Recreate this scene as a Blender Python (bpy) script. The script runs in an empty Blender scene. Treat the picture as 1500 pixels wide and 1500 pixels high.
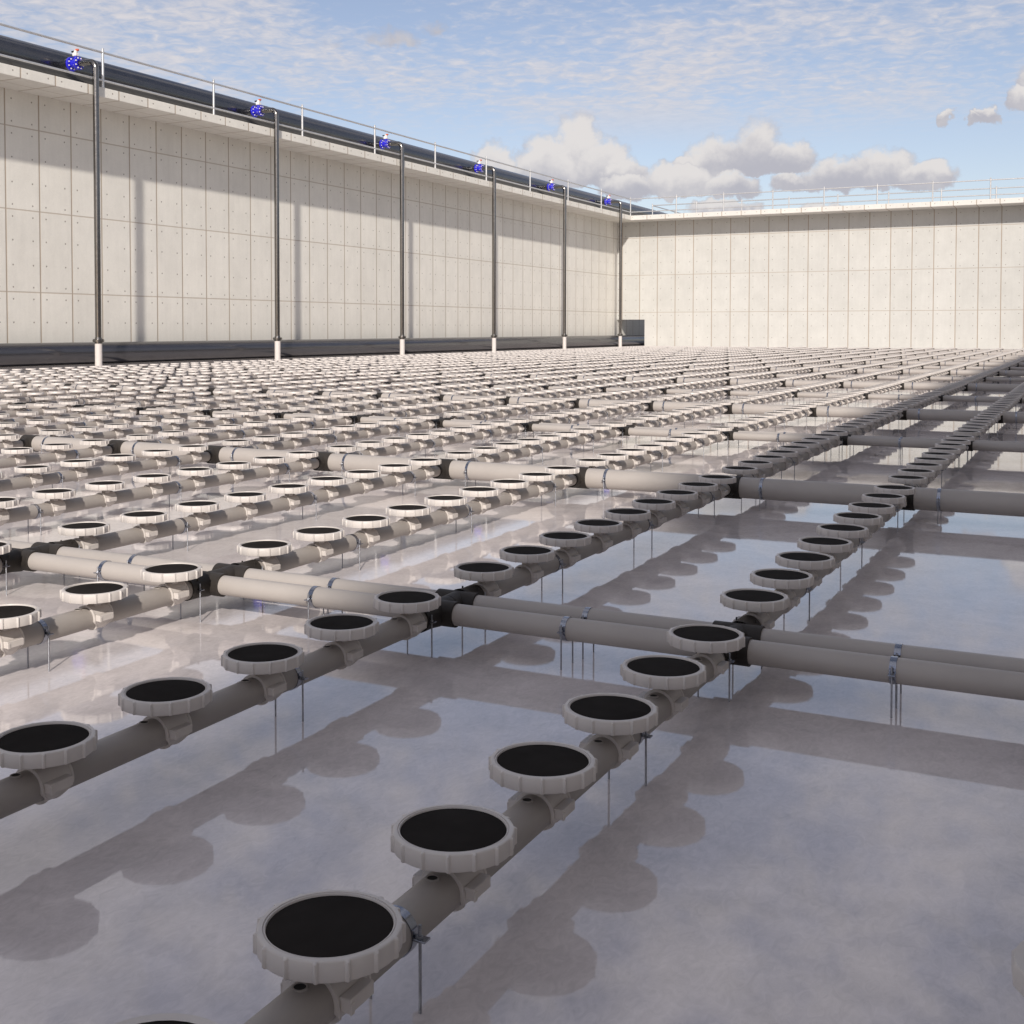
import bpy, math, random
import numpy as np
from mathutils import Vector
random.seed(7)
U = 0.1132                      # metres per survey unit (radius of a diffuser membrane)
ZF = -2.29                      # floor level in survey units
PI = math.pi
C = bpy.context.scene.collection

def W(x, y, z): return (x*U, y*U, (z-ZF)*U)
def L3(x, y, z): return (x*U, y*U, z*U)

# ------------------------------------------------------------------ materials
def nodes(name):
    m = bpy.data.materials.new(name); m.use_nodes = True
    nt = m.node_tree; b = nt.nodes['Principled BSDF']
    return m, nt, b
class NB:
    """tiny helper for building node maths"""
    def __init__(s, nt): s.nt = nt
    def n(s, t, **k):
        nd = s.nt.nodes.new(t)
        for a, v in k.items(): setattr(nd, a, v)
        return nd
    def put(s, sock, v):
        if isinstance(v, bpy.types.NodeSocket): s.nt.links.new(v, sock)
        elif v is not None: sock.default_value = v
    def m(s, op, a, b=None, c=None, clamp=False):
        nd = s.n('ShaderNodeMath', operation=op, use_clamp=clamp)
        s.put(nd.inputs[0], a); s.put(nd.inputs[1], b)
        if c is not None: s.put(nd.inputs[2], c)
        return nd.outputs[0]
    def ss(s, x, lo, hi):
        nd = s.n('ShaderNodeMapRange', interpolation_type='SMOOTHSTEP')
        s.put(nd.inputs[0], x); s.put(nd.inputs[1], lo); s.put(nd.inputs[2], hi)
        return nd.outputs[0]
    def mr(s, x, a, b, c, d):
        nd = s.n('ShaderNodeMapRange'); nd.clamp = True
        for i, v in enumerate((x, a, b, c, d)): s.put(nd.inputs[i], v)
        return nd.outputs[0]
    def mix(s, f, a, b, mode='MIX'):
        nd = s.n('ShaderNodeMix', data_type='RGBA', blend_type=mode)
        s.put(nd.inputs[0], f); s.put(nd.inputs[6], a); s.put(nd.inputs[7], b)
        return nd.outputs[2]
    def noise(s, vec, scale, detail=4, rough=.55, dist=0):
        nd = s.n('ShaderNodeTexNoise')
        s.put(nd.inputs['Vector'], vec); nd.inputs['Scale'].default_value = scale
        nd.inputs['Detail'].default_value = detail; nd.inputs['Roughness'].default_value = rough
        nd.inputs['Distortion'].default_value = dist
        return nd.outputs[0]
    def mul(s, vec, v):
        nd = s.n('ShaderNodeVectorMath', operation='MULTIPLY')
        s.put(nd.inputs[0], vec); s.put(nd.inputs[1], v); return nd.outputs[0]
    def xyz(s, vec):
        nd = s.n('ShaderNodeSeparateXYZ'); s.put(nd.inputs[0], vec); return nd.outputs
    def comb(s, x, y, z):
        nd = s.n('ShaderNodeCombineXYZ')
        for i, v in enumerate((x, y, z)): s.put(nd.inputs[i], v)
        return nd.outputs[0]
    def bump(s, h, strength, dist):
        nd = s.n('ShaderNodeBump'); nd.inputs['Strength'].default_value = strength
        nd.inputs['Distance'].default_value = dist; s.put(nd.inputs['Height'], h)
        return nd.outputs[0]
def rgb(r, g, b): return (r, g, b, 1)

def plain(name, col, rough, metal=0, var=.08, scale=9., ior=1.5, rvar=.06, spec=.5):
    """paint, plastic or metal with slight uneven tone and gloss"""
    m, nt, b = nodes(name); N = NB(nt)
    pos = N.n('ShaderNodeNewGeometry').outputs['Position']
    f = N.noise(pos, scale, 5)
    rnd = N.n('ShaderNodeObjectInfo').outputs['Random']; f = N.m('ADD', f, N.m('MULTIPLY', N.m('SUBTRACT', rnd, .5), .16))
    dark = rgb(*(c*(1-var) for c in col)); lite = rgb(*(min(1, c*(1+var)) for c in col))
    N.put(b.inputs['Base Color'], N.mix(N.mr(f, .3, .7, 0, 1), dark, lite))
    N.put(b.inputs['Roughness'], N.mr(N.noise(pos, scale*2.3, 3), .3, .7, max(0, rough-rvar), rough+rvar))
    b.inputs['Metallic'].default_value = metal; b.inputs['IOR'].default_value = ior; b.inputs['Specular IOR Level'].default_value = spec
    return m

M = {}
M['ring'] = plain('white_plastic', (.57, .532, .502), .45, var=.05)
M['pipe'] = plain('grey_plastic', (.315, .288, .266), .5, var=.06, scale=5)
M['pipe2'] = plain('pale_grey_plastic', (.385, .354, .328), .5, var=.05, scale=4)
M['tee'] = plain('dark_plastic', (.030, .026, .023), .55, var=.2, spec=.25)
M['rubber'] = plain('rubber', (.021, .0185, .017), .85, var=.16, scale=7, ior=1.4, spec=.04)
M['steel'] = plain('bright_steel', (.32, .34, .39), .2, 1, var=.1, scale=30)
M['rod'] = plain('threaded_steel', (.34, .35, .38), .38, 1, var=.2, scale=60)
M['rail'] = plain('galvanised_steel', (.60, .60, .60), .42, .7, var=.12, scale=12)
M['droppipe'] = plain('brushed_steel', (.21, .20, .19), .22, 1, var=.1, scale=6)
M['main'] = plain('dark_glossy_paint', (.012, .013, .019), .2, var=.2, scale=2, ior=1.9)
M['floorpipe'] = plain('dark_brown_paint', (.021, .021, .027), .2, var=.15, scale=2, ior=1.85)
M['stub'] = plain('white_pipe', (.56, .525, .50), .5, var=.04)
M['blue'] = plain('blue_paint', (.020, .018, .50), .35, var=.1)
M['white'] = plain('white_paint', (.78, .74, .70), .4)
M['red'] = plain('red_paint', (.50, .09, .04), .45)
M['black'] = plain('black_void', (.006, .006, .006), .7)
def threads():
    m = M['rod']; nt = m.node_tree; N = NB(nt); b = nt.nodes['Principled BSDF']
    z = N.xyz(N.n('ShaderNodeNewGeometry').outputs['Position'])[2]
    N.put(b.inputs['Normal'], N.bump(N.m('SINE', N.m('MULTIPLY', z, 2*PI/.0035)), .5, .0006))
threads()

def concrete(name, axis, pitch, origin, hj, mode='wall', tone=(.665, .647, .595)):
    """cast concrete: shutter joints along `axis` every pitch, lift joints at heights, tie holes"""
    m, nt, b = nodes(name); N = NB(nt)
    pos = N.n('ShaderNodeNewGeometry').outputs['Position']
    X = N.xyz(pos); u = N.m('DIVIDE', X[axis], U); z = N.m('ADD', N.m('DIVIDE', X[2], U), ZF)
    fu = N.m('FRACT', N.m('ADD', N.m('DIVIDE', N.m('SUBTRACT', u, origin), pitch), 100))   # 0..1 in panel
    du = N.m('MULTIPLY', N.m('MINIMUM', fu, N.m('SUBTRACT', 1, fu)), pitch)
    ju = N.m('SUBTRACT', 1, N.ss(du, .12, .38))
    joint = ju; hole = None
    if mode == 'wall':
        fz = N.m('FRACT', N.m('ADD', N.m('DIVIDE', N.m('SUBTRACT', z, hj), 26.5), 10))
        dz = N.m('MULTIPLY', N.m('MINIMUM', fz, N.m('SUBTRACT', 1, fz)), 26.5)
        jz = N.m('MULTIPLY', N.m('SUBTRACT', 1, N.ss(dz, .08, .28)), .75)
        joint = N.m('MAXIMUM', ju, jz)
        hz = None
        for c in (.06, .33, .63, .915):
            d = N.m('ABSOLUTE', N.m('SUBTRACT', fz, c))
            hz = d if hz is None else N.m('MINIMUM', hz, d)
        hz = N.m('MULTIPLY', hz, 26.5)
    else:
        hz = N.m('ABSOLUTE', N.m('SUBTRACT', z, 87.7))
        soff = N.m('ABSOLUTE', N.m('SUBTRACT', N.m('DIVIDE', X[1-axis], U), hj))
        joint = N.m('MAXIMUM', ju, N.m('MULTIPLY', N.m('SUBTRACT', 1, N.ss(soff, .08, .3)), .6))
    hu = N.m('MINIMUM', N.m('ABSOLUTE', N.m('SUBTRACT', fu, .19)), N.m('ABSOLUTE', N.m('SUBTRACT', fu, .79)))
    hu = N.m('MULTIPLY', hu, pitch)
    rr = N.m('SQRT', N.m('ADD', N.m('MULTIPLY', hu, hu), N.m('MULTIPLY', hz, hz)))
    hole = N.m('SUBTRACT', 1, N.ss(rr, .18, .36))
    # panel to panel tone, clouds, streaks
    idu = N.m('FLOOR', N.m('DIVIDE', N.m('SUBTRACT', u, origin), pitch))
    idz = N.m('FLOOR', N.m('DIVIDE', N.m('SUBTRACT', z, hj if mode == 'wall' else 0), 26.5))
    wn = N.n('ShaderNodeTexWhiteNoise'); N.put(wn.inputs['Vector'], N.comb(idu, idz, 3.1))
    cl = N.noise(pos, .9, 6, .6)
    st = N.noise(N.mul(pos, (3.0, 3.0, .35)), 1.6, 5, .6)
    fine = N.noise(pos, 14, 5, .65)
    v = N.m('ADD', N.m('MULTIPLY', N.m('SUBTRACT', cl, .5), .24), N.m('MULTIPLY', N.m('SUBTRACT', st, .5), .13))
    v = N.m('ADD', v, N.m('MULTIPLY', N.m('SUBTRACT', fine, .5), .14))
    v = N.m('ADD', v, N.m('MULTIPLY', N.m('SUBTRACT', wn.outputs[0], .5), .05))
    val = N.m('ADD', 1, v)
    hsv = N.n('ShaderNodeHueSaturation'); hsv.inputs['Color'].default_value = rgb(*tone); N.put(hsv.inputs['Value'], val)
    col = N.mix(N.m('MULTIPLY', joint, .72), hsv.outputs[0], rgb(.24, .165, .10))
    pits = N.m('MULTIPLY', N.ss(N.noise(pos, 26, 2), .71, .78), .35)
    col = N.mix(N.m('MAXIMUM', N.m('MULTIPLY', hole, .72), pits), col, rgb(.12, .10, .08))
    N.put(b.inputs['Base Color'], col); b.inputs['Roughness'].default_value = .82
    b.inputs['Specular IOR Level'].default_value = .3
    h = N.m('SUBTRACT', N.m('MULTIPLY', fine, .12), N.m('MAXIMUM', joint, hole))
    N.put(b.inputs['Normal'], N.bump(h, .5, .012))
    return m
M['wall_left'] = concrete('cast_concrete_long', 1, 13.68, 266.6, 21.4)
M['wall_far'] = concrete('cast_concrete_cross', 0, 13.18, -54.6, 21.4, tone=(.49, .487, .462))  # colour set darker than the left wall to offset stronger sun here
M['slab_left'] = concrete('slab_concrete_long', 1, 13.68, 272.0, -301.0, 'slab')
M['slab_far'] = concrete('slab_concrete_cross', 0, 13.3, -54.6, 799.0, 'slab', (.60, .585, .55))

def floor_mat():
    m, nt, b = nodes('polished_wet_concrete'); N = NB(nt)
    pos = N.n('ShaderNodeNewGeometry').outputs['Position']
    big = N.noise(pos, .55, 5, .55, .4); mid = N.noise(pos, 3.2, 7, .62, .9); fine = N.noise(N.mul(pos, (1, .55, 1)), 34, 6, .66, 1.6)
    v = N.m('ADD', N.m('MULTIPLY', N.m('SUBTRACT', big, .5), .30), N.m('MULTIPLY', N.m('SUBTRACT', mid, .5), .62))
    v = N.m('ADD', N.m('ADD', v, 1), N.m('MULTIPLY', N.m('SUBTRACT', fine, .5), .52))
    hsv = N.n('ShaderNodeHueSaturation'); hsv.inputs['Color'].default_value = rgb(.625, .575, .565); N.put(hsv.inputs['Value'], v)
    N.put(b.inputs['Base Color'], hsv.outputs[0])
    r = N.m('ADD', N.mr(mid, .35, .7, .018, .036), N.mr(fine, .35, .7, -.004, .014))
    N.put(b.inputs['Roughness'], r)
    b.inputs['IOR'].default_value = 1.8
    N.put(b.inputs['Normal'], N.bump(fine, .02, .002))
    return m
M['floor'] = floor_mat()

# ------------------------------------------------------------------ mesh builder
class MB:
    def __init__(s): s.v = []; s.f = []; s.mi = []
    def add(s, vs, fs, mi=0):
        o = len(s.v); s.v += [tuple(map(float, p)) for p in vs]
        s.f += [tuple(i+o for i in f) for f in fs]; s.mi += [mi]*len(fs); return s
    def box(s, x0, x1, y0, y1, z0, z1, mi=0):
        vs = [(x, y, z) for z in (z0, z1) for y in (y0, y1) for x in (x0, x1)]
        return s.add(vs, [(0, 2, 3, 1), (4, 5, 7, 6), (0, 1, 5, 4), (2, 6, 7, 3), (0, 4, 6, 2), (1, 3, 7, 5)], mi)
    def bbox(s, x0, x1, y0, y1, z0, z1, c, mi=0):
        """box with chamfered edges"""
        cx, cy, cz = (x0+x1)/2, (y0+y1)/2, (z0+z1)/2; hx, hy, hz = (x1-x0)/2, (y1-y0)/2, (z1-z0)/2
        vs = []; ix = {}
        for sx in (-1, 1):
            for sy in (-1, 1):
                for sz in (-1, 1):
                    for a in range(3):
                        h = [hx-c, hy-c, hz-c]; h[a] += c
                        ix[sx, sy, sz, a] = len(vs); vs.append((cx+sx*h[0], cy+sy*h[1], cz+sz*h[2]))
        fs = []
        for a in range(3):
            b_, c_ = (a+1) % 3, (a+2) % 3
            for sa in (-1, 1):
                q = []
                for sb, sc in ((-1, -1), (1, -1), (1, 1), (-1, 1)):
                    k = [0]*3; k[a] = sa; k[b_] = sb; k[c_] = sc; q.append(ix[k[0], k[1], k[2], a])
                fs.append(tuple(q if sa > 0 else q[::-1]))
            for sb in (-1, 1):
                for sc in (-1, 1):
                    k0 = [0]*3; k0[a] = -1; k0[b_] = sb; k0[c_] = sc; k1 = list(k0); k1[a] = 1
                    q = [ix[k0[0], k0[1], k0[2], b_], ix[k1[0], k1[1], k1[2], b_], ix[k1[0], k1[1], k1[2], c_], ix[k0[0], k0[1], k0[2], c_]]
                    fs.append(tuple(q if sb*sc > 0 else q[::-1]))
        for sx in (-1, 1):
            for sy in (-1, 1):
                for sz in (-1, 1):
                    q = [ix[sx, sy, sz, a] for a in range(3)]
                    fs.append(tuple(q if sx*sy*sz > 0 else q[::-1]))
        return s.add(vs, fs, mi)
    def rings(s, rs, close=False, cap0=True, cap1=True, mi=0):
        """rs: list of rings, each a list of n points"""
        n = len(rs[0]); vs = [p for r in rs for p in r]; fs = []
        k = len(rs)
        for i in range(k if close else k-1):
            a, b = i*n, ((i+1) % k)*n
            for j in range(n):
                jj = (j+1) % n; fs.append((a+j, a+jj, b+jj, b+j))
        if not close:
            if cap0: fs.append(tuple(range(n))[::-1])
            if cap1: fs.append(tuple((k-1)*n+j for j in range(n)))
        return s.add(vs, fs, mi)
    def tube(s, pts, r, n=16, cap=True, mi=0):
        pts = [Vector(p) for p in pts]; rs = []
        rad = r if isinstance(r, (list, tuple)) else [r]*len(pts)
        up = None
        for i, p in enumerate(pts):
            t = (pts[min(i+1, len(pts)-1)]-pts[max(i-1, 0)]).normalized()
            if up is None:
                up = Vector((0, 0, 1)) if abs(t.z) < .9 else Vector((1, 0, 0))
            a = t.cross(up).normalized(); up = a.cross(t).normalized()
            rs.append([p+a*(rad[i]*math.cos(2*PI*j/n))+up*(-rad[i]*math.sin(2*PI*j/n)) for j in range(n)])
        rs = [r_[::-1] for r_ in rs]
        return s.rings(rs, cap0=cap, cap1=cap, mi=mi)
    def lathe(s, prof, n=24, axis='Z', o=(0, 0, 0), mi=0, cap0=False, cap1=False):
        rs = []
        for r, h in prof:
            ring = []
            for j in range(n):
                a = 2*PI*j/n; c, d = r*math.cos(a), r*math.sin(a)
                p = {'Z': (c, d, h), 'X': (h, c, d), 'Y': (d, h, c)}[axis]
                ring.append((p[0]+o[0], p[1]+o[1], p[2]+o[2]))
            rs.append(ring)
        return s.rings(rs, cap0=cap0, cap1=cap1, mi=mi)
    def mesh(s, name, mats, smooth=True, scale=U):
        me = bpy.data.meshes.new(name)
        me.from_pydata([(x*scale, y*scale, z*scale) for x, y, z in s.v], [], s.f)
        for m in (mats if isinstance(mats, (list, tuple)) else [mats]): me.materials.append(m)
        me.polygons.foreach_set('material_index', s.mi)
        if smooth:
            me.shade_smooth(); me.set_sharp_from_angle(angle=math.radians(38))
        me.update(); return me
    def arrays(s):
        """triangulated arrays for bulk copies"""
        t = []; ti = []
        for f, m_ in zip(s.f, s.mi):
            for k in range(1, len(f)-1): t.append((f[0], f[k], f[k+1])); ti.append(m_)
        return np.array(s.v, dtype=np.float32), np.array(t, dtype=np.int32), np.array(ti, dtype=np.int32)

def link(name, data, parent=None, loc=None):
    o = bpy.data.objects.new(name, data); C.objects.link(o)
    if parent is not None: o.parent = parent
    if loc is not None: o.location = loc
    return o
def tag(o, label=None, cat=None, group=None, kind=None):
    for k, v in (('label', label), ('category', cat), ('group', group), ('kind', kind)):
        if v: o[k] = v
    return o
def thing(name, label, cat, loc, group=None, rz=0):
    o = link(name, None, None, loc); o.rotation_euler.z = rz; o.empty_display_size = .1
    return tag(o, label, cat, group)
def copy_thing(src, loc, label):
    """the thing and each of its parts and sub-parts; mesh data is shared"""
    r = src.copy(); C.objects.link(r); r.location = loc; r['label'] = label
    for ch in src.children:
        c = ch.copy(); C.objects.link(c); c.parent = r
        for g in ch.children:
            d = g.copy(); C.objects.link(d); d.parent = c
    return r
def bulk(name, mb, mats, places):
    """one object holding many far copies of a mesh"""
    v, t, mi = mb.arrays(); n = len(places); P = np.array(places, dtype=np.float32)
    V = ((v[None]+P[:, None])).reshape(-1, 3); V[:, 2] -= ZF; V *= U
    T = (t[None]+(np.arange(n, dtype=np.int32)*len(v))[:, None, None]).reshape(-1, 3)
    me = bpy.data.meshes.new(name); me.vertices.add(len(V)); me.vertices.foreach_set('co', V.ravel())
    me.loops.add(len(T)*3); me.loops.foreach_set('vertex_index', T.ravel())
    me.polygons.add(len(T)); me.polygons.foreach_set('loop_start', np.arange(len(T), dtype=np.int32)*3)
    me.polygons.foreach_set('material_index', np.tile(mi, n))
    for m in mats: me.materials.append(m)
    me.update(calc_edges=True); me.shade_smooth(); me.set_sharp_from_angle(angle=math.radians(38))
    return link(name, me)

# ------------------------------------------------------------------ layout of the grid (survey units)
X0, DX = -10.632, 10.777          # nearest full row, row spacing
BAY = 38.08; H0 = 38.50           # cross pipes at H0 + k*BAY: even k a pair of pipes, odd k one thick pipe
KN = 16                           # last cross pipe
NROW = 21                         # rows right to left, index 0 = nearest full row
ZL, RL = -.990, .395              # lateral axis height, radius
def row_x(i): return X0-DX*i
def head_y(k): return H0+k*BAY
def dual(k): return k % 2 == 0
STEP = 4.055
def disc_ys(b):
    """nine disc positions in bay b (between cross pipes b-1 and b)"""
    near_dual = dual(b-1)
    if near_dual: a = head_y(b-1)+2.93
    else: a = head_y(b-1)+2.70
    return [a+STEP*k for k in range(9)]
SUP = [2.0, 9.7, 21.35, 33.15]     # lateral supports, measured from the paired cross pipe
def sup_ys(b):
    return [head_y(b-1)+s for s in SUP] if dual(b-1) else [head_y(b)-s for s in SUP]
ORD = ['zeroth', 'first', 'second', 'third', 'fourth', 'fifth', 'sixth', 'seventh', 'eighth', 'ninth', 'tenth', 'eleventh', 'twelfth', 'thirteenth', 'fourteenth',
       'fifteenth', 'sixteenth', 'seventeenth', 'eighteenth', 'nineteenth', 'twentieth', 'twenty-first', 'twenty-second', 'twenty-third']
def row_name(i):
    if i < 0: return 'row at the right edge'
    return ORD[i+1]+' row from right'
def head_name(k):
    n = k//2+1; nm = 'nearest' if n == 1 else ORD[n]
    return nm+(' double' if dual(k) else ' single')+' cross pipe'
# camera, used to know which repeats the photograph shows largest
CAMH = 9.423; YAW = -.48182; PITCH = .03276; F = 1738.95; PX, PY = 700.0, 539.15
fw = Vector((math.sin(YAW)*math.cos(PITCH), math.cos(YAW)*math.cos(PITCH), -math.sin(PITCH)))
rt = Vector((math.cos(YAW), -math.sin(YAW), 0)); upv = rt.cross(fw)
def shot(x, y, z=0):
    d = Vector((x, y, z-CAMH)); q = d.dot(fw)
    if q < .5: return None
    return PX+F*d.dot(rt)/q, PY-F*d.dot(upv)/q, q
def seen(x, y, z=0, pad=0):
    s = shot(x, y, z)
    return s is not None and -pad < s[0] < 1500+pad and -pad < s[1] < 1500+pad
def keep(x, y): # the part of the tank the photo (or a step aside) can see
    s = shot(x, y)
    return s is not None and -260-9000/s[2] < s[0] < 1560+14000/s[2] and s[1] < 1900

# ------------------------------------------------------------------ prototypes
def disc_angles(sub):
    A = []
    for k in range(15):
        c = 24*k+6
        for d, f in sub: A.append((math.radians(c+d), f))
    return A
def ring_mb(lod=0, full=True):
    if lod == 0: A = disc_angles([(-2.3, 0), (-1.1, .75), (-.4, 1), (.4, 1), (1.1, .75), (2.3, 0), (9, .02), (15, .02)])
    elif lod == 1: A = disc_angles([(-2.4, 0), (0, 1), (2.4, 0), (12, .02)])
    else: A = disc_angles([(0, .6), (12, 0)])
    if lod == 0:
        prof = [(1.004, -.03, 0), (1.004, .002, 0), (1.018, .030, 0), (1.034, .030, 0), (1.040, .014, 0), (1.052, .014, 0), (1.058, .038, 0),
                (1.115, .036, .1), (1.138, .026, .7), (1.150, .006, 1), (1.150, -.275, 1), (1.138, -.298, .8), (1.10, -.302, 0), (.98, -.300, 0), (.92, -.262, 0), (.45, -.285, 0), (.24, -.29, 0)]
    elif lod == 1:
        prof = [(1.0, -.01, 0), (1.02, .03, 0), (1.115, .036, .1), (1.150, .006, 1), (1.150, -.29, 1), (.95, -.28, 0), (.25, -.29, 0)]
    else:
        prof = [(1.0, .01, 0), (1.13, .034, 0), (1.155, -.02, 1), (1.155, -.29, 1), (.9, -.28, 0), (.25, -.28, 0)]
    mb = MB(); rs = []
    for r, z, k in prof:
        rs.append([((r+.050*f*k)*math.cos(a), (r+.050*f*k)*math.sin(a), z) for a, f in A])
    rs = [r_[::-1] for r_ in rs]
    mb.rings(rs, cap0=False, cap1=True)
    return mb
def membrane_mb(n):
    mb = MB(); R = [1.0, .95, .6, .25]; Z = [-.004, .004, .010, .012]
    rs = [[(r*math.cos(2*PI*j/n), r*math.sin(2*PI*j/n), z) for j in range(n)] for r, z in zip(R, Z)]
    return mb.rings(rs, cap0=False, cap1=True)
def saddle_mb(n=40, simple=False):
    """neck and clamp ring round the lateral, wide on top and narrow below, key block each side"""
    mb = MB()
    mb.bbox(-.19, .19, -.17, .17, -.60, -.27, .02) if not simple else mb.box(-.19, .19, -.17, .17, -.60, -.27)
    Ri, Ro, Rl = .397, .452, .475
    def hw(a): # half width along Y by angle (a=90deg on top)
        t_ = max(0, min(1, (-math.sin(a)-.15)/.7)); return .465-.25*t_*t_*(3-2*t_)
    rs = []
    for j in range(n):
        a = 2*PI*j/n; w = hw(a); c, s_ = math.cos(a), math.sin(a)
        prof = [(Ri, -w), (Rl, -w), (Rl, -w+.05), (Ro, -w+.065), (Ro, w-.065), (Rl, w-.05), (Rl, w), (Ri, w)]
        if simple: prof = [(Ri, -w), (Rl, -w), (Rl, w), (Ri, w)]
        rs.append([(r*c, y, ZL+r*s_) for r, y in prof])
    mb.rings(rs, close=True)
    for sx in (-1, 1):
        x0, x1 = (.43, .655) if sx > 0 else (-.655, -.43)
        if simple: mb.box(x0, x1, -.40, .27, -1.06, -.86)
        else:
            mb.bbox(x0, x1, -.40, .27, -1.065, -.835, .016)
            q = (.64, .675) if sx > 0 else (-.675, -.64)
            mb.bbox(q[0], q[1], -.405, -.30, -1.075, -.90, .01)
    return mb
M_ring = [ring_mb(0).mesh('retaining_ring', M['ring']), ring_mb(1).mesh('retaining_ring_plain', M['ring'])]
M_mem = [membrane_mb(72).mesh('membrane', M['rubber']), membrane_mb(36).mesh('membrane_plain', M['rubber'])]
M_sad = [saddle_mb().mesh('saddle_clamp', M['ring']), saddle_mb(16, True).mesh('saddle_clamp_plain', M['ring'])]

def disc_proto(l):
    t = thing('disc_diffuser', 'x', 'diffuser', (0, 0, 0), 'disc diffusers on the lateral pipes')
    z = -ZF*U   # origin of the parts: membrane level; the Empty stands at the lateral's axis
    link('retaining_ring', M_ring[l], t, (0, 0, -ZL*U)); link('membrane', M_mem[l], t, (0, 0, -ZL*U)); link('saddle_clamp', M_sad[l], t, (0, 0, -ZL*U))
    return t

# all disc positions
discs = []
for b in range(-2, KN+1):
    for i in range(-2, NROW):
        for k, y in enumerate(disc_ys(b)):
            x = row_x(i)
            if keep(x, y): discs.append((x, y, i, b, k))
def disc_label(i, b, k):
    r = row_name(i)
    if b == 0: return 'black topped disc diffuser, %s before nearest double cross pipe, %s' % (ORD[9-k], r)
    return 'black topped disc diffuser, %s past %s, %s' % (ORD[k+1], head_name(b-1), r)
vis = [d for d in discs if seen(d[0], d[1], 0, 40)]
vis.sort(key=lambda d: shot(d[0], d[1])[2])
ind = vis[:299]; indset = set(ind)
protos = {}
for n_, (x, y, i, b, k) in enumerate(ind):
    l = 0 if shot(x, y)[2] < 95 else 1
    if (i, b) == (-1, 0): lab = 'black topped disc diffuser cut off at the right edge, bottom corner'
    else: lab = disc_label(i, b, k)
    loc = W(x, y, ZL)
    if l not in protos:
        protos[l] = disc_proto(l); protos[l].location = loc; protos[l]['label'] = lab; t = protos[l]
    else: t = copy_thing(protos[l], loc, lab)
rest = [d for d in discs if d not in indset]
far_mb = ring_mb(2); 
fm = MB(); fm.v, fm.f, fm.mi = list(far_mb.v), list(far_mb.f), list(far_mb.mi)
mm = membrane_mb(20); fm.add(mm.v, mm.f, 1)
sm = saddle_mb(10, True); fm.add(sm.v, sm.f, 0)
o = bulk('disc_diffuser_field', fm, [M['ring'], M['rubber']], [(x, y, 0) for x, y, i, b, k in rest])
tag(o, 'mass of far disc diffusers running on in rows to the concrete walls', 'diffusers', None, 'stuff')

# ------------------------------------------------------------------ laterals
def lateral_span(b):
    a = head_y(b-1); c = head_y(b)
    a += 2.05 if dual(b-1) else 1.05; c -= 2.05 if dual(b) else 1.05
    return a, c
port = MB()
port.lathe([(.135, -.03), (.128, .012), (.100, .014), (.095, .003)], 18)
port.add([(.097*math.cos(2*PI*j/18), .097*math.sin(2*PI*j/18), .005) for j in range(18)], [tuple(range(18))], 1)
port_me = port.mesh('port', [M['pipe'], M['black']])
lat_cache = {}
for b in range(-2, KN+1):
    ya, yb = lateral_span(b); ln = yb-ya
    for i in range(-2, NROW):
        x = row_x(i)
        if not (keep(x, ya) or keep(x, yb) or keep(x, (ya+yb)/2)): continue
        s = [shot(x, y) for y in (ya, yb)]
        near = min([q[2] for q in s if q] or [999]) < 60
        key = (near, dual(b-1))
        if key not in lat_cache:
            lat_cache[key] = MB().tube([(0, 0, 0), (0, ln, 0)], RL, 64 if near else 20).mesh('lateral_pipe', M['pipe'])
        if i < 0: lab = 'grey lateral pipe at the right edge, ' + ('before' if b == 0 else 'past')+' '+head_name(0 if b == 0 else b-1)+(', outer' if i == -2 else '')
        elif b == 0: lab = 'grey lateral pipe just before nearest double cross pipe, '+row_name(i)
        elif b < 0: lab = 'grey lateral pipe beside the camera, '+row_name(i)
        else: lab = 'grey lateral pipe just past %s, %s' % (head_name(b-1), row_name(i))
        o = link('lateral_pipe', lat_cache[key], None, W(x, ya, ZL))
        tag(o, lab, 'pipe', 'grey lateral pipes carrying the diffusers')
        if i <= 2 and b in (0, 1):
            for y in disc_ys(b):
                if seen(x, y, 0, 60) and shot(x, y)[2] < 75:
                    p = link('port', port_me, o, L3(0, y-.80-ya, RL))

# ------------------------------------------------------------------ cross pipes with their tees
def sleeve(mb, axis, a, b, r, o, n=32):
    e = .07
    mb.lathe([(r-.07, a), (r-.012, a), (r, a+.012), (r, b-.012), (r-.012, b), (r-.07, b)], n, axis, o)
def tee_mb(kind, n):
    """kind: 'near' leg towards -Y, 'back' leg towards +Y, 'single' legs both ways"""
    mb = MB()
    if kind == 'single':
        sleeve(mb, 'X', -.78, .78, .755, (0, 0, 0), n)
        for s in (-1, 1):
            prof = [(.60, .3*s), (.56, .74*s), (.475, .92*s), (.475, 1.24*s), (.40, 1.24*s)]
            mb.lathe(prof if s > 0 else prof, n, 'Y', (0, 0, -.03))
    else:
        s = -1 if kind == 'near' else 1
        sleeve(mb, 'X', -.84, .84, .47, (0, 0, 0), n)
        prof = [(.52, .12*s), (.49, .42*s), (.465, .62*s), (.46, 1.35*s), (.448, 1.362*s), (.40, 1.362*s)]
        mb.lathe(prof, n, 'Y')
        mb.lathe([(.47, -.1*s), (.455, -.80*s), (.2, -.812*s)], n, 'Y')   # blanked stub meeting its twin
        for sx in (-1, 1): mb.box(.34*sx-.022, .34*sx+.022, 1.0*s-.03, 1.0*s+.03, .28, .43)
    return mb
tees = {(k, l): tee_mb(k, 40 if l == 0 else 16).mesh('tee', M['tee']) for k in ('near', 'back', 'single') for l in (0, 1)}
def fix_normals(me):
    import bmesh
    bm = bmesh.new(); bm.from_mesh(me); bmesh.ops.recalc_face_normals(bm, faces=bm.faces[:]); bm.to_mesh(me); bm.free()
for me in tees.values(): fix_normals(me)
YD = .815; RS = .687; ZS = -.961
hsup = []        # supports on cross pipes
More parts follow.
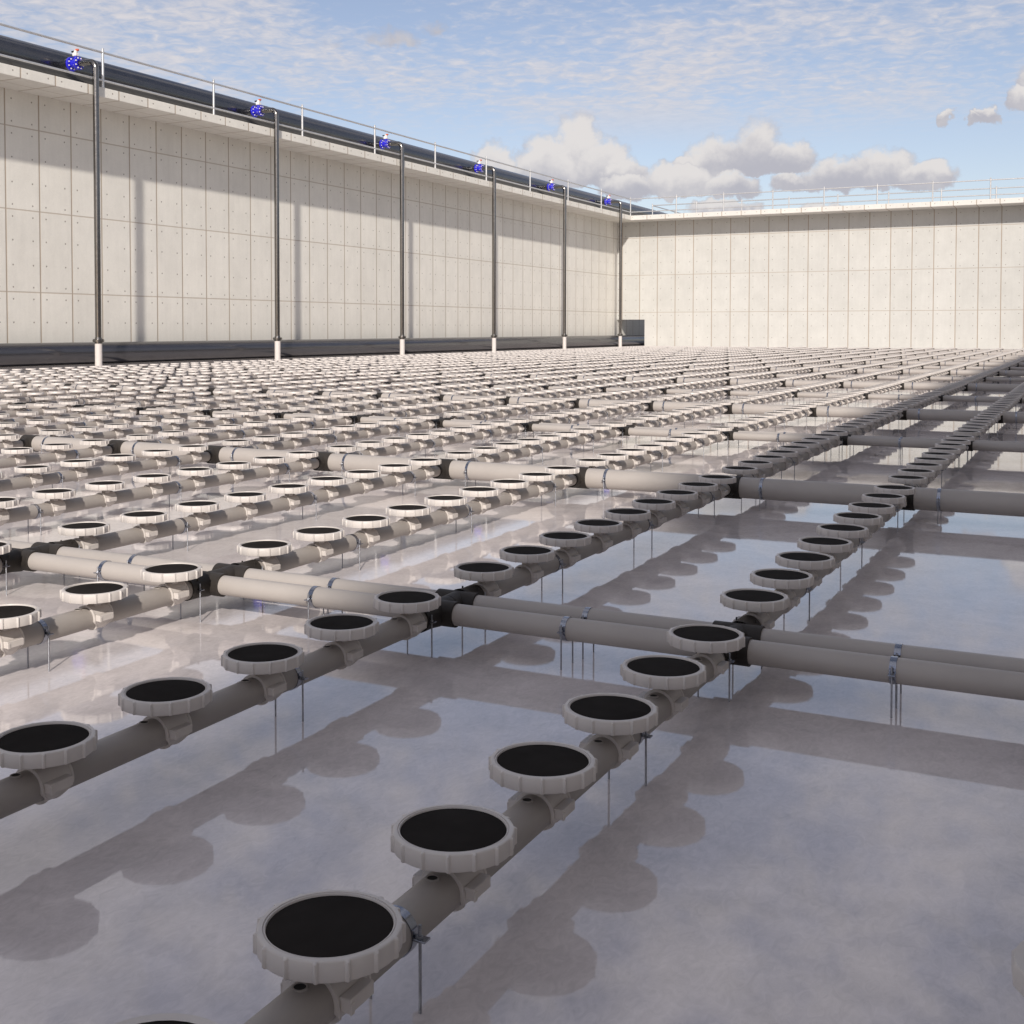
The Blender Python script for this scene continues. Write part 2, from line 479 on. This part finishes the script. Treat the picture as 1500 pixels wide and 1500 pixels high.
for k in range(-1, KN+1):
    y = head_y(k)
    xs = [i for i in range(-2, NROW) if keep(row_x(i), y)]
    if not xs: continue
    xr = row_x(min(xs))+6; xl = row_x(max(xs))-(1.6 if max(xs) == NROW-1 else 6)
    for part, yo in ((('near', -YD), ('back', YD)) if dual(k) else (('single', .18 if k == 1 else 0),)):
        R = RL if dual(k) else RS; z = ZL+.016 if dual(k) else ZS
        q = shot(row_x(min(xs)), y); l = 0 if q and q[2] < 130 else 1
        nm = head_name(k) if k >= 0 else 'cross pipe behind the camera'
        lab = {'near': 'thin pale cross pipe, camera side one of '+nm, 'back': 'thin pale cross pipe, far side one of '+nm, 'single': 'thick pale pipe, the '+nm}[part]
        if dual(k): lab = lab.replace(' cross pipe', ' pipe', 1)
        t = thing('cross_pipe', lab, 'pipe', W(xr, y+yo, z), 'pale cross pipes linking the rows')
        me = MB().tube([(xl-xr, 0, 0), (0, 0, 0)], R, 64 if l == 0 else 24).mesh('pipe_run', M['pipe2'])
        link('pipe_run', me, t)
        for i in xs: link('tee', tees[part, l], t, L3(row_x(i)-xr, 0, 0))
        for i in xs:
            if i == min(xs): continue
            xm = row_x(i)+(DX/2+random.uniform(-.25, .12) if dual(k) else 2.2)
            hsup.append((xm, y+yo, i, k, part))

# ------------------------------------------------------------------ supports: clamp band on two threaded rods
def band_mb(r, n=40, simple=False):
    mb = MB(); w = .10; rs = []
    for j in range(n):
        a = 2*PI*j/n; c, s = math.cos(a), math.sin(a)
        prof = [(r+.004, -w), (r+.026, -w), (r+.026, w), (r+.004, w)]
        rs.append([(q*c, y, q*s) for q, y in prof])
    mb.rings(rs, close=True)
    for sx in (-1, 1):
        x0, x1 = sorted((sx*(r+.005), sx*(r+.26)))
        mb.bbox(x0, x1, -w, w, -.022, .012, .004) if not simple else mb.box(x0, x1, -w, w, -.022, .012)
        x0, x1 = sorted((sx*(r+.005), sx*(r+.03)))
        mb.box(x0, x1, -w, w, .012, .16)
    return mb
def rod_mb(h, top, n=10):
    mb = MB().tube([(0, 0, -h), (0, 0, top)], .028, n)
    if n > 6:
        for z in (.012, -.055): mb.lathe([(.0, z), (.062, z), (.062, z+.04), (.0, z+.04)], 6)
    return mb
def support_proto(r, z):
    t = thing('pipe_support', 'x', 'support', (0, 0, 0), 'steel pipe supports on threaded rods')
    h = z-ZF
    link('clamp_band', band_mb(r).mesh('clamp_band', M['steel']), t, L3(0, 0, h))
    me = rod_mb(h, .24).mesh('threaded_rod', M['rod'])
    for sx in (-1, 1): link('threaded_rod', me, t, L3(sx*(r+.11), 0, h))
    return t
sup = []
for b in range(-1, KN+1):
    for i in range(-1, NROW):
        for k, y in enumerate(sup_ys(b)):
            if keep(row_x(i), y): sup.append(('lat', row_x(i), y+random.uniform(-.15, .15), i, b, k))
for xm, y, i, k, part in hsup: sup.append(('head' if part != 'single' else 'big', xm, y, i, k, part))
svis = [s for s in sup if seen(s[1], s[2], -1, 30)]
svis.sort(key=lambda s: shot(s[1], s[2])[2])
sind = svis[:299]; sset = set(sind)
def sup_label(s):
    if s[0] == 'lat':
        i, b, k = s[3:]
        if b < 0: return 'steel pipe support beside the camera, '+row_name(i)
        order = sorted(sup_ys(b))
        n = sorted(range(4), key=lambda q: sup_ys(b)[q]).index(k)
        if b == 0: return 'steel pipe support, %s before nearest double cross pipe, %s' % (ORD[4-n], row_name(i))
        return 'steel pipe support, %s past %s, %s' % (ORD[n+1], head_name(b-1), row_name(i))
    i, k, part = s[3:]
    if i-1 < 0: where = 'at the right edge'
    else: where = 'between %s and %s rows' % (ORD[i], ORD[i+1])
    h = head_name(k).replace(' pipe', '')
    if k < 0: h = 'cross pipe behind camera'
    if part == 'single': return 'steel support under thick pipe of %s, %s from right' % (h, where) if i > 0 else 'steel support under thick pipe of %s at the right edge' % h
    w = 'near' if part == 'near' else 'far'
    return ('steel support under %s pipe of %s, %s' % (w, h, where))+(' from right' if i > 0 else '')
sp = {}
for s in sind:
    kd = s[0]; lab = sup_label(s); loc = W(s[1], s[2], ZF)
    if kd not in sp:
        t = support_proto({'lat': RL, 'head': RL, 'big': RS}[kd], {'lat': ZL, 'head': ZL+.016, 'big': ZS}[kd])
        if kd != 'lat':
            for ch in t.children:      # clamps on cross pipes turn across the pipe
                p = ch.location.copy(); ch.location = (0, p.x, p.z); ch.rotation_euler.z = PI/2
        t.location = loc; t['label'] = lab; sp[kd] = t
    else: copy_thing(sp[kd], loc, lab)
fs = MB(); bm_ = band_mb(RL, 10, True); fs.add(bm_.v, bm_.f, 0)
for sx in (-1, 1):
    r_ = rod_mb(ZL-ZF, .24, 4); fs.add([(x+sx*(RL+.11), y, z) for x, y, z in r_.v], r_.f, 1)
o = bulk('pipe_support_field', fs, [M['steel'], M['rod']], [(s[1], s[2], ZL) for s in sup if s not in sset and s[0] == 'lat'])
tag(o, 'mass of small steel supports under the far lateral pipes', 'supports', None, 'stuff')
fs = MB(); 
for R_, z_, dz in ((RL, 0, 0),):
    bm_ = band_mb(R_, 10, True); fs.add([(-y, x, z) for x, y, z in bm_.v], bm_.f, 0)
    for sx in (-1, 1):
        r_ = rod_mb(ZL-ZF, .24, 4); fs.add([(x, y+sx*(R_+.11), z) for x, y, z in r_.v], r_.f, 1)
o = bulk('cross_pipe_support_field', fs, [M['steel'], M['rod']], [(s[1], s[2], ZL+.016) for s in sup if s not in sset and s[0] == 'head'])
tag(o, 'mass of small steel supports under the far paired cross pipes', 'supports', None, 'stuff')
fs = MB(); bm_ = band_mb(RS, 12, True); fs.add([(-y, x, z) for x, y, z in bm_.v], bm_.f, 0)
for sx in (-1, 1):
    r_ = rod_mb(ZS-ZF, .24, 4); fs.add([(x, y+sx*(RS+.11), z) for x, y, z in r_.v], r_.f, 1)
o = bulk('thick_pipe_support_field', fs, [M['steel'], M['rod']], [(s[1], s[2], ZS) for s in sup if s not in sset and s[0] == 'big'])
tag(o, 'mass of small steel supports under the far thick cross pipes', 'supports', None, 'stuff')

# ------------------------------------------------------------------ tank: floor, walls, walkways
XW = -309.0; YW = 808.0; E = 16.7; TW = 16.0          # wall faces, overhang, wall thickness
ZU, ZT = 85.9, 89.1                                   # underside and top of the walkway slab
XR = 57.0                                             # right-hand wall face (out of frame, throws the shade)
Y0, Y1 = -330.0, 1120.0
fl = MB().add([(XW-600, Y0-900, 0), (XR+800, Y0-900, 0), (XR+800, Y1+900, 0), (XW-600, Y1+900, 0)], [(0, 1, 2, 3)])
o = link('tank_floor', fl.mesh('tank_floor', M['floor'], False)); tag(o, 'glossy pale concrete tank floor', None, None, 'structure')
def wall(label, wm, sm, body, slab, name='concrete_wall'):
    t = thing(name, label, 'wall', W((body[0][0]+body[0][1])/2, (body[0][2]+body[0][3])/2, ZF), 'concrete tank walls')
    ox, oy = (body[0][0]+body[0][1])/2, (body[0][2]+body[0][3])/2
    mb = MB()
    for b_ in body: mb.box(b_[0]-ox, b_[1]-ox, b_[2]-oy, b_[3]-oy, b_[4]-ZF, b_[5]-ZF)
    link('wall_body', mb.mesh('wall_body', wm, False), t)
    s = MB().bbox(slab[0]-ox, slab[1]-ox, slab[2]-oy, slab[3]-oy, ZU-ZF, ZT-ZF, .12)
    link('walkway_slab', s.mesh('walkway_slab', sm, False), t)
    return t
wall('tall concrete wall on the left, long and carrying the black air main', M['wall_left'], M['slab_left'],
     [(XW-TW, XW, Y0, Y1, ZF, ZU)], (XW-TW-E, XW+E, Y0, Y1))
OX, OZ = -288.0, 16.3                                  # opening at the foot of the far wall
def far_wall():
    t = thing('concrete_wall', 'pale sunlit concrete wall across the far end, low opening at its left foot', 'wall', W(-126, YW+TW/2, ZF), 'concrete tank walls')
    ox, oy = -126, YW+TW/2; d = TW/2; z0, z1, zo = 0, ZU-ZF, OZ-ZF; a, b_, c = XW-ox, OX-ox, XR-ox
    vs = []
    for y in (-d, d): vs += [(a, y, zo), (b_, y, zo), (b_, y, z0), (c, y, z0), (c, y, z1), (a, y, z1)]
    fs_ = [(0, 1, 4, 5), (1, 2, 3, 4), (6, 11, 10, 7), (7, 10, 9, 8), (0, 6, 7, 1), (1, 7, 8, 2), (5, 4, 10, 11), (3, 9, 10, 4)]
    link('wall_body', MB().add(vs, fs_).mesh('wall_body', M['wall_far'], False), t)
    fix_normals(t.children[0].data)
    s = MB().bbox(XW+E-ox, XR-E-ox, -d-E, d+E, ZU-ZF, ZT-ZF, .12)
    link('walkway_slab', s.mesh('walkway_slab', M['slab_far'], False), t)
far_wall()
wall('tall concrete wall on the right whose shade lies over the nearest rows', M['wall_left'], M['slab_left'],
     [(XR, XR+TW, Y0, Y1, ZF, ZU)], (XR-E, XR+TW+E, Y0, Y1))

# ------------------------------------------------------------------ railings
def post_me(h): 
    mb = MB().tube([(0, 0, 0), (0, 0, h)], .43, 12)
    mb.lathe([(.0, h-.15), (.30, h-.1), (.42, h+.2), (.30, h+.5), (.0, h+.55)], 12)
    mb.lathe([(.7, 0), (.7, .18), (.43, .2)], 12)
    return mb.mesh('post', M['rail'])
PM = post_me(12.5)
def railing(label, p0, d, n, x_before=0, x_after=0):
    """posts from p0 every d; top and lower rail run past the ends if asked"""
    t = thing('guard_railing', label, 'railing', W(p0[0], p0[1], ZT), 'steel guard railings on the walkways')
    for k in range(n): link('post', PM, t, L3(d[0]*k, d[1]*k, 0))
    L = math.hypot(*d); ux, uy = d[0]/L, d[1]/L
    a = (-ux*x_before, -uy*x_before); e = (d[0]*(n-1)+ux*x_after, d[1]*(n-1)+uy*x_after)
    for nm, z, r in (('top_rail', 11.6, .36), ('lower_rail', 2.45, .34)):
        link(nm, MB().tube([(a[0], a[1], z), (e[0], e[1], z)], r, 10).mesh(nm, M['rail']), t)
    return t
YL0 = 403.6-55.42*4
railing('steel guard railing along the left wall in front of the black air main', (XW+E-.6, YL0), (0, 55.42), 12, 60, 0)
railing('steel guard railing on the near edge of the far wall walkway', (XW+E+32.6, YW-E+.6), (33.27, 0), 9, 32.6, 30)
railing('steel guard railing on the back edge of the far wall walkway', (-293.7, YW+TW+E-.6), (33.35, 0), 10, 0, 20)
railing('short steel guard railing running away from the far corner', (-293.9, YW+TW+E+52), (0, 55.42), 4, 52, 0)

# ------------------------------------------------------------------ air main, valves, drop pipes, floor pipe
XM, ZM, RM = -311.4, 97.1, 5.75
DY = [287.5+95.85*k for k in range(6)]
t = thing('air_main_pipe', 'long black glossy air main on top of the left wall', 'pipe', W(XM, Y0, ZT), 'black glossy air pipes')
link('main_run', MB().tube([(0, 0, ZM-ZT), (0, Y1-Y0, ZM-ZT)], RM, 72).mesh('main_run', M['main']), t)
br = MB().tube([(RM-.5, 0, 0), (RM+3.2, 0, 0)], [1.35, 1.35], 24).lathe([(1.35, RM+2.5), (1.9, RM+2.5), (1.9, RM+3.2), (.9, RM+3.2)], 24, 'X').mesh('branch_stub', M['main'])
for y in DY: link('branch_stub', br, t, L3(0, y-Y0, ZM-ZT-.3))
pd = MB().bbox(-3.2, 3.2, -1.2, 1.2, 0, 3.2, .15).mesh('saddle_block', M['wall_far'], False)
for k in range(14): link('saddle_block', pd, t, L3(0, 40+k*95.85+24-18.5, 0))
t = thing('floor_pipe', 'long black glossy pipe lying at the foot of the left wall', 'pipe', W(-303.4, Y0, ZF), 'black glossy air pipes')
link('pipe_run', MB().tube([(0, 0, 3.65), (0, Y1-Y0, 3.65)], 3.65, 72).mesh('floor_pipe_run', M['floorpipe']), t)

XD = XW+E+1.5
def drop_proto():
    t = thing('drop_pipe', 'x', 'pipe', (0, 0, 0), 'steel drop pipes down the left wall')
    zb = 5.6-ZF; zt = 96.6-ZF; R = 1.0; B = 2.4
    pts = [(0, 0, zb), (0, 0, zt-B)]+[(-B+B*math.cos(a), 0, zt-B+B*math.sin(a)) for a in np.linspace(.2, PI/2, 8)]+[(-7.2, 0, zt)]
    link('steel_pipe', MB().tube(pts, R, 24).mesh('steel_pipe', M['droppipe']), t)
    fl_ = MB().lathe([(1.0, zb-.9), (1.25, zb-.9), (1.25, zb-.3), (1.85, zb-.3), (1.85, zb+.35), (1.2, zb+.4), (1.1, zb+1.1), (1.0, zb+1.1)], 24)
    for j in range(8):
        a = 2*PI*j/8+.2; fl_.lathe([(0, zb-.45), (.17, zb-.45), (.17, zb+.55), (0, zb+.55)], 6, o=(1.55*math.cos(a), 1.55*math.sin(a), 0))
    link('flange', fl_.mesh('flange', M['droppipe']), t)
    link('white_stub', MB().tube([(0, 0, 0), (0, 0, zb-.7)], 1.16, 24).mesh('white_stub', M['stub']), t)
    return t
def valve_proto():
    """blue flanged valve, bolts, white gearbox with red and black ends; pipe axis along X at z=0"""
    t = thing('flanged_valve', 'x', 'valve', (0, 0, 0), 'blue valves on the air main branches')
    b_ = MB().lathe([(1.0, -1.9), (1.2, -1.9), (1.3, -1.0), (1.45, 0), (1.3, 1.0), (1.2, 1.9), (1.0, 1.9)], 24, 'X')
    b_.tube([(0, 0, 1.0), (0, 0, 2.6)], .55, 12)
    link('valve_body', b_.mesh('valve_body', M['blue']), t)
    for x, R in ((-1.75, 2.35), (1.35, 2.15)):
        me = MB().lathe([(1.0, x-.35), (R-.08, x-.35), (R, x-.27), (R, x+.27), (R-.08, x+.35), (1.0, x+.35)], 32, 'X').mesh('flange', M['blue'])
        f = link('flange', me, t)
        bl = MB()
        for j in range(8):
            a = 2*PI*(j+.5)/8
            bl.lathe([(0, x-.62), (.24, x-.62), (.24, x+.62), (0, x+.62)], 6, 'X', (0, 1.68*math.cos(a), 1.68*math.sin(a)))
        link('bolts', bl.mesh('bolts', M['white']), f)
    g = MB().bbox(-.8, .8, -.7, .7, 2.4, 3.5, .15); g.tube([(-.2, 0, 3.3), (.5, 0, 4.3)], .62, 12)
    link('gearbox', g.mesh('gearbox', M['white']), t)
    link('lever', MB().bbox(.1, 1.35, -.4, .4, 4.1, 4.75, .12).mesh('lever', M['red']), t)
    link('pointer', MB().bbox(-1.7, -.5, -.3, .3, 3.8, 4.3, .1).mesh('pointer', M['black']), t)
    return t
names = ['leftmost', 'second from left', 'third from left', 'fourth from left', 'fifth from left', 'last, beside the far corner']
dp = drop_proto(); vp = valve_proto()
for k, y in enumerate(DY):
    dl = 'tall steel drop pipe with white foot on the left wall, '+names[k]
    vl = 'blue flanged valve atop the left wall beside the '+names[k].replace(', beside the far corner', '')+' drop pipe'
    if k == 0:
        dp.location = W(XD, y, ZF); dp['label'] = dl; vp.location = W(XD-8.9, y, 96.7); vp['label'] = vl
    else: copy_thing(dp, W(XD, y, ZF), dl); copy_thing(vp, W(XD-8.9, y, 96.7), vl)

# ------------------------------------------------------------------ sky, sun
SUN = Vector((1, -2.12, 1.36)).normalized()
el = math.asin(SUN.z); az = math.atan2(SUN.x, SUN.y)
w = bpy.data.worlds.new('World'); bpy.context.scene.world = w; w.use_nodes = True
nt = w.node_tree; nt.nodes.clear(); N = NB(nt)
out = N.n('ShaderNodeOutputWorld'); bg = N.n('ShaderNodeBackground'); nt.links.new(bg.outputs[0], out.inputs[0])
sky = N.n('ShaderNodeTexSky'); sky.sky_type = 'NISHITA'; sky.sun_disc = False
sky.sun_elevation = el; sky.sun_rotation = az; sky.altitude = 50; sky.air_density = 1.0; sky.dust_density = .7; sky.ozone_density = 2.0
BG = .115; bg.inputs[1].default_value = BG
d = N.n('ShaderNodeTexCoord').outputs['Generated']
D = N.xyz(d)
azd = N.m('MULTIPLY', N.m('ARCTAN2', D[0], D[1]), 180/PI)
eld = N.m('MULTIPLY', N.m('ARCSINE', D[2]), 180/PI)
def off(v, k): 
    nd = N.n('ShaderNodeVectorMath', operation='ADD'); N.put(nd.inputs[0], v); nd.inputs[1].default_value = (k, -k, 2*k); return nd.outputs[0]
def warp(k):
    a = N.m('MULTIPLY', N.m('SUBTRACT', N.noise(off(d, k), 30, 3, .5), .5), 1.2)
    return N.m('ADD', a, N.m('MULTIPLY', N.m('SUBTRACT', N.noise(off(d, k), 95, 6, .6), .5), 1.15))
azw = N.m('ADD', azd, warp(3.3)); elw = N.m('ADD', eld, N.m('MULTIPLY', warp(7.7), .75))
def lum(r, g, b): return (r/.12, g/.12, b/.12, 1)
n1 = N.noise(d, 26, 9, .58, .25); n2 = N.noise(d, 70, 6, .6)
# heaped clouds standing over the far wall: (azimuth, base, half width, height)
heaps = [(-22.9, 7.2, 1.25, 2.75), (-24.4, 7.1, 1.5, 1.9), (-21.6, 7.2, 1.3, 1.75), (-26.8, 7.2, 1.0, 1.6), (-20.6, 7.1, 1.0, 1.0),
         (-14.5, 7.55, 1.35, 2.05), (-16.4, 7.6, 1.4, 1.35), (-13.0, 7.5, 1.1, 1.15), (-17.8, 7.75, .7, .6), (-18.2, 6.55, 1.9, 1.3), (-15.6, 6.45, 1.2, .9), (-20.6, 6.5, 1.2, .9),
         (-9.0, 6.75, 1.5, 1.25), (-10.9, 6.7, 1.5, 1.05), (-12.9, 6.7, .9, .5), (-7.0, 6.65, 1.2, .75), (-6.3, 9.35, .42, .4), (-4.75, 9.4, .6, .42), (-5.2, 9.3, .35, .3), (-3.1, 9.8, .75, .8), (-2.3, 10.3, 1.0, 1.2),
         (-31.6, 13.5, 3.0, 1.1, .16), (-29.6, 13.9, 2.0, .9, .14), (-34.5, 13.3, 2.2, .8, .08), (-16.0, 5.4, 1.6, .55), (-11.5, 5.4, 1.0, .4)]
env = None; relh = None
for hp in heaps:
    a, e0, sa, h = hp[:4]; top = hp[4] if len(hp) > 4 else 1
    if top == 1 and sa > .85: sa *= 1.17; h *= 1.08
    q = N.m('DIVIDE', N.m('SUBTRACT', azw, a), sa)
    dy = N.m('SUBTRACT', elw, e0)
    up_ = N.m('DIVIDE', N.m('MAXIMUM', dy, 0), h); dn = N.m('DIVIDE', N.m('MINIMUM', dy, 0), .45)
    v = N.m('SUBTRACT', top, N.m('ADD', N.m('MULTIPLY', q, q), N.m('ADD', N.m('MULTIPLY', up_, up_), N.m('MULTIPLY', dn, dn))))
    env = v if env is None else N.m('MAXIMUM', env, v)
    rl = N.m('MULTIPLY', N.m('ADD', up_, .12), N.ss(v, -.2, .5))
    relh = rl if relh is None else N.m('MAXIMUM', relh, rl)
dens = N.m('ADD', N.m('ADD', env, .14), N.m('ADD', N.m('MULTIPLY', N.m('SUBTRACT', n1, .5), .9), N.m('MULTIPLY', N.m('SUBTRACT', n2, .5), .9)))
cum = N.m('MULTIPLY', N.ss(dens, -.04, .56), .96)
lit = N.m('ADD', N.m('MULTIPLY', relh, 1.05), N.m('MULTIPLY', N.m('SUBTRACT', n1, .45), 1.7))
cumc = N.mix(N.ss(lit, .05, .95), lum(.50, .495, .55), lum(.80, .765, .75))
# high thin cloud on a plane, thick overhead and away from the frame (mirrored by the wet floor)
pz = N.m('ADD', N.m('MAXIMUM', D[2], 0), .06)
pl = N.comb(N.m('DIVIDE', D[0], pz), N.m('DIVIDE', D[1], pz), 0)
c1 = N.noise(N.mul(pl, (1.0, .62, 1)), 1.25, 10, .62, .5); c2 = N.noise(pl, 17.0, 6, .6, .5); c3 = N.noise(N.mul(pl, (1, .8, 1)), .75, 4, .5)
ci = N.m('ADD', N.m('MULTIPLY', c1, .50), N.m('ADD', N.m('MULTIPLY', c2, .30), N.m('MULTIPLY', c3, .36)))
c4 = N.m('MULTIPLY', N.m('SUBTRACT', N.noise(d, 6.5, 5, .55, .3), .5), N.mr(eld, 15, 24, 0, .75))
ci = N.m('ADD', ci, c4)
high = N.m('MULTIPLY', N.ss(ci, .495, .68), N.ss(eld, 8.0, 11.5))
high = N.m('MULTIPLY', high, N.mr(eld, 12, 30, .90, .97))
highc = N.mix(c2, lum(.57, .56, .61), lum(.84, .80, .805))
skyc = N.n('ShaderNodeHueSaturation'); skyc.inputs['Saturation'].default_value = .86; N.put(skyc.inputs['Color'], N.mix(1.0, sky.outputs[0], rgb(1.09, .95, .955), 'MULTIPLY'))
c = N.mix(high, skyc.outputs[0], highc)
c = N.mix(cum, c, cumc)
nt.links.new(c, bg.inputs[0])
ld = bpy.data.lights.new('sun', 'SUN'); ld.energy = 4.4; ld.angle = math.radians(1.4); ld.color = (1, .925, .845)
so = link('sun', ld); so.rotation_euler = (-SUN).to_track_quat('-Z', 'Y').to_euler(); so.location = W(60, -120, 200)

# ------------------------------------------------------------------ camera
cd = bpy.data.cameras.new('camera'); cam = link('camera', cd, None, W(0, 0, CAMH))
cd.sensor_width = 36; cd.sensor_fit = 'HORIZONTAL'; cd.lens = 36*F/1500
cd.shift_x = (750-PX)/1500; cd.shift_y = (PY-750)/1500
cd.clip_start = .05; cd.clip_end = 3000
cam.rotation_euler = fw.to_track_quat('-Z', 'Y').to_euler()
sc = bpy.context.scene; sc.camera = cam
sc.view_settings.view_transform = 'Standard'; sc.view_settings.look = 'None'; sc.view_settings.exposure = 0; sc.view_settings.gamma = 1
sc.cycles.max_bounces = 8; sc.cycles.glossy_bounces = 5; sc.cycles.diffuse_bounces = 4
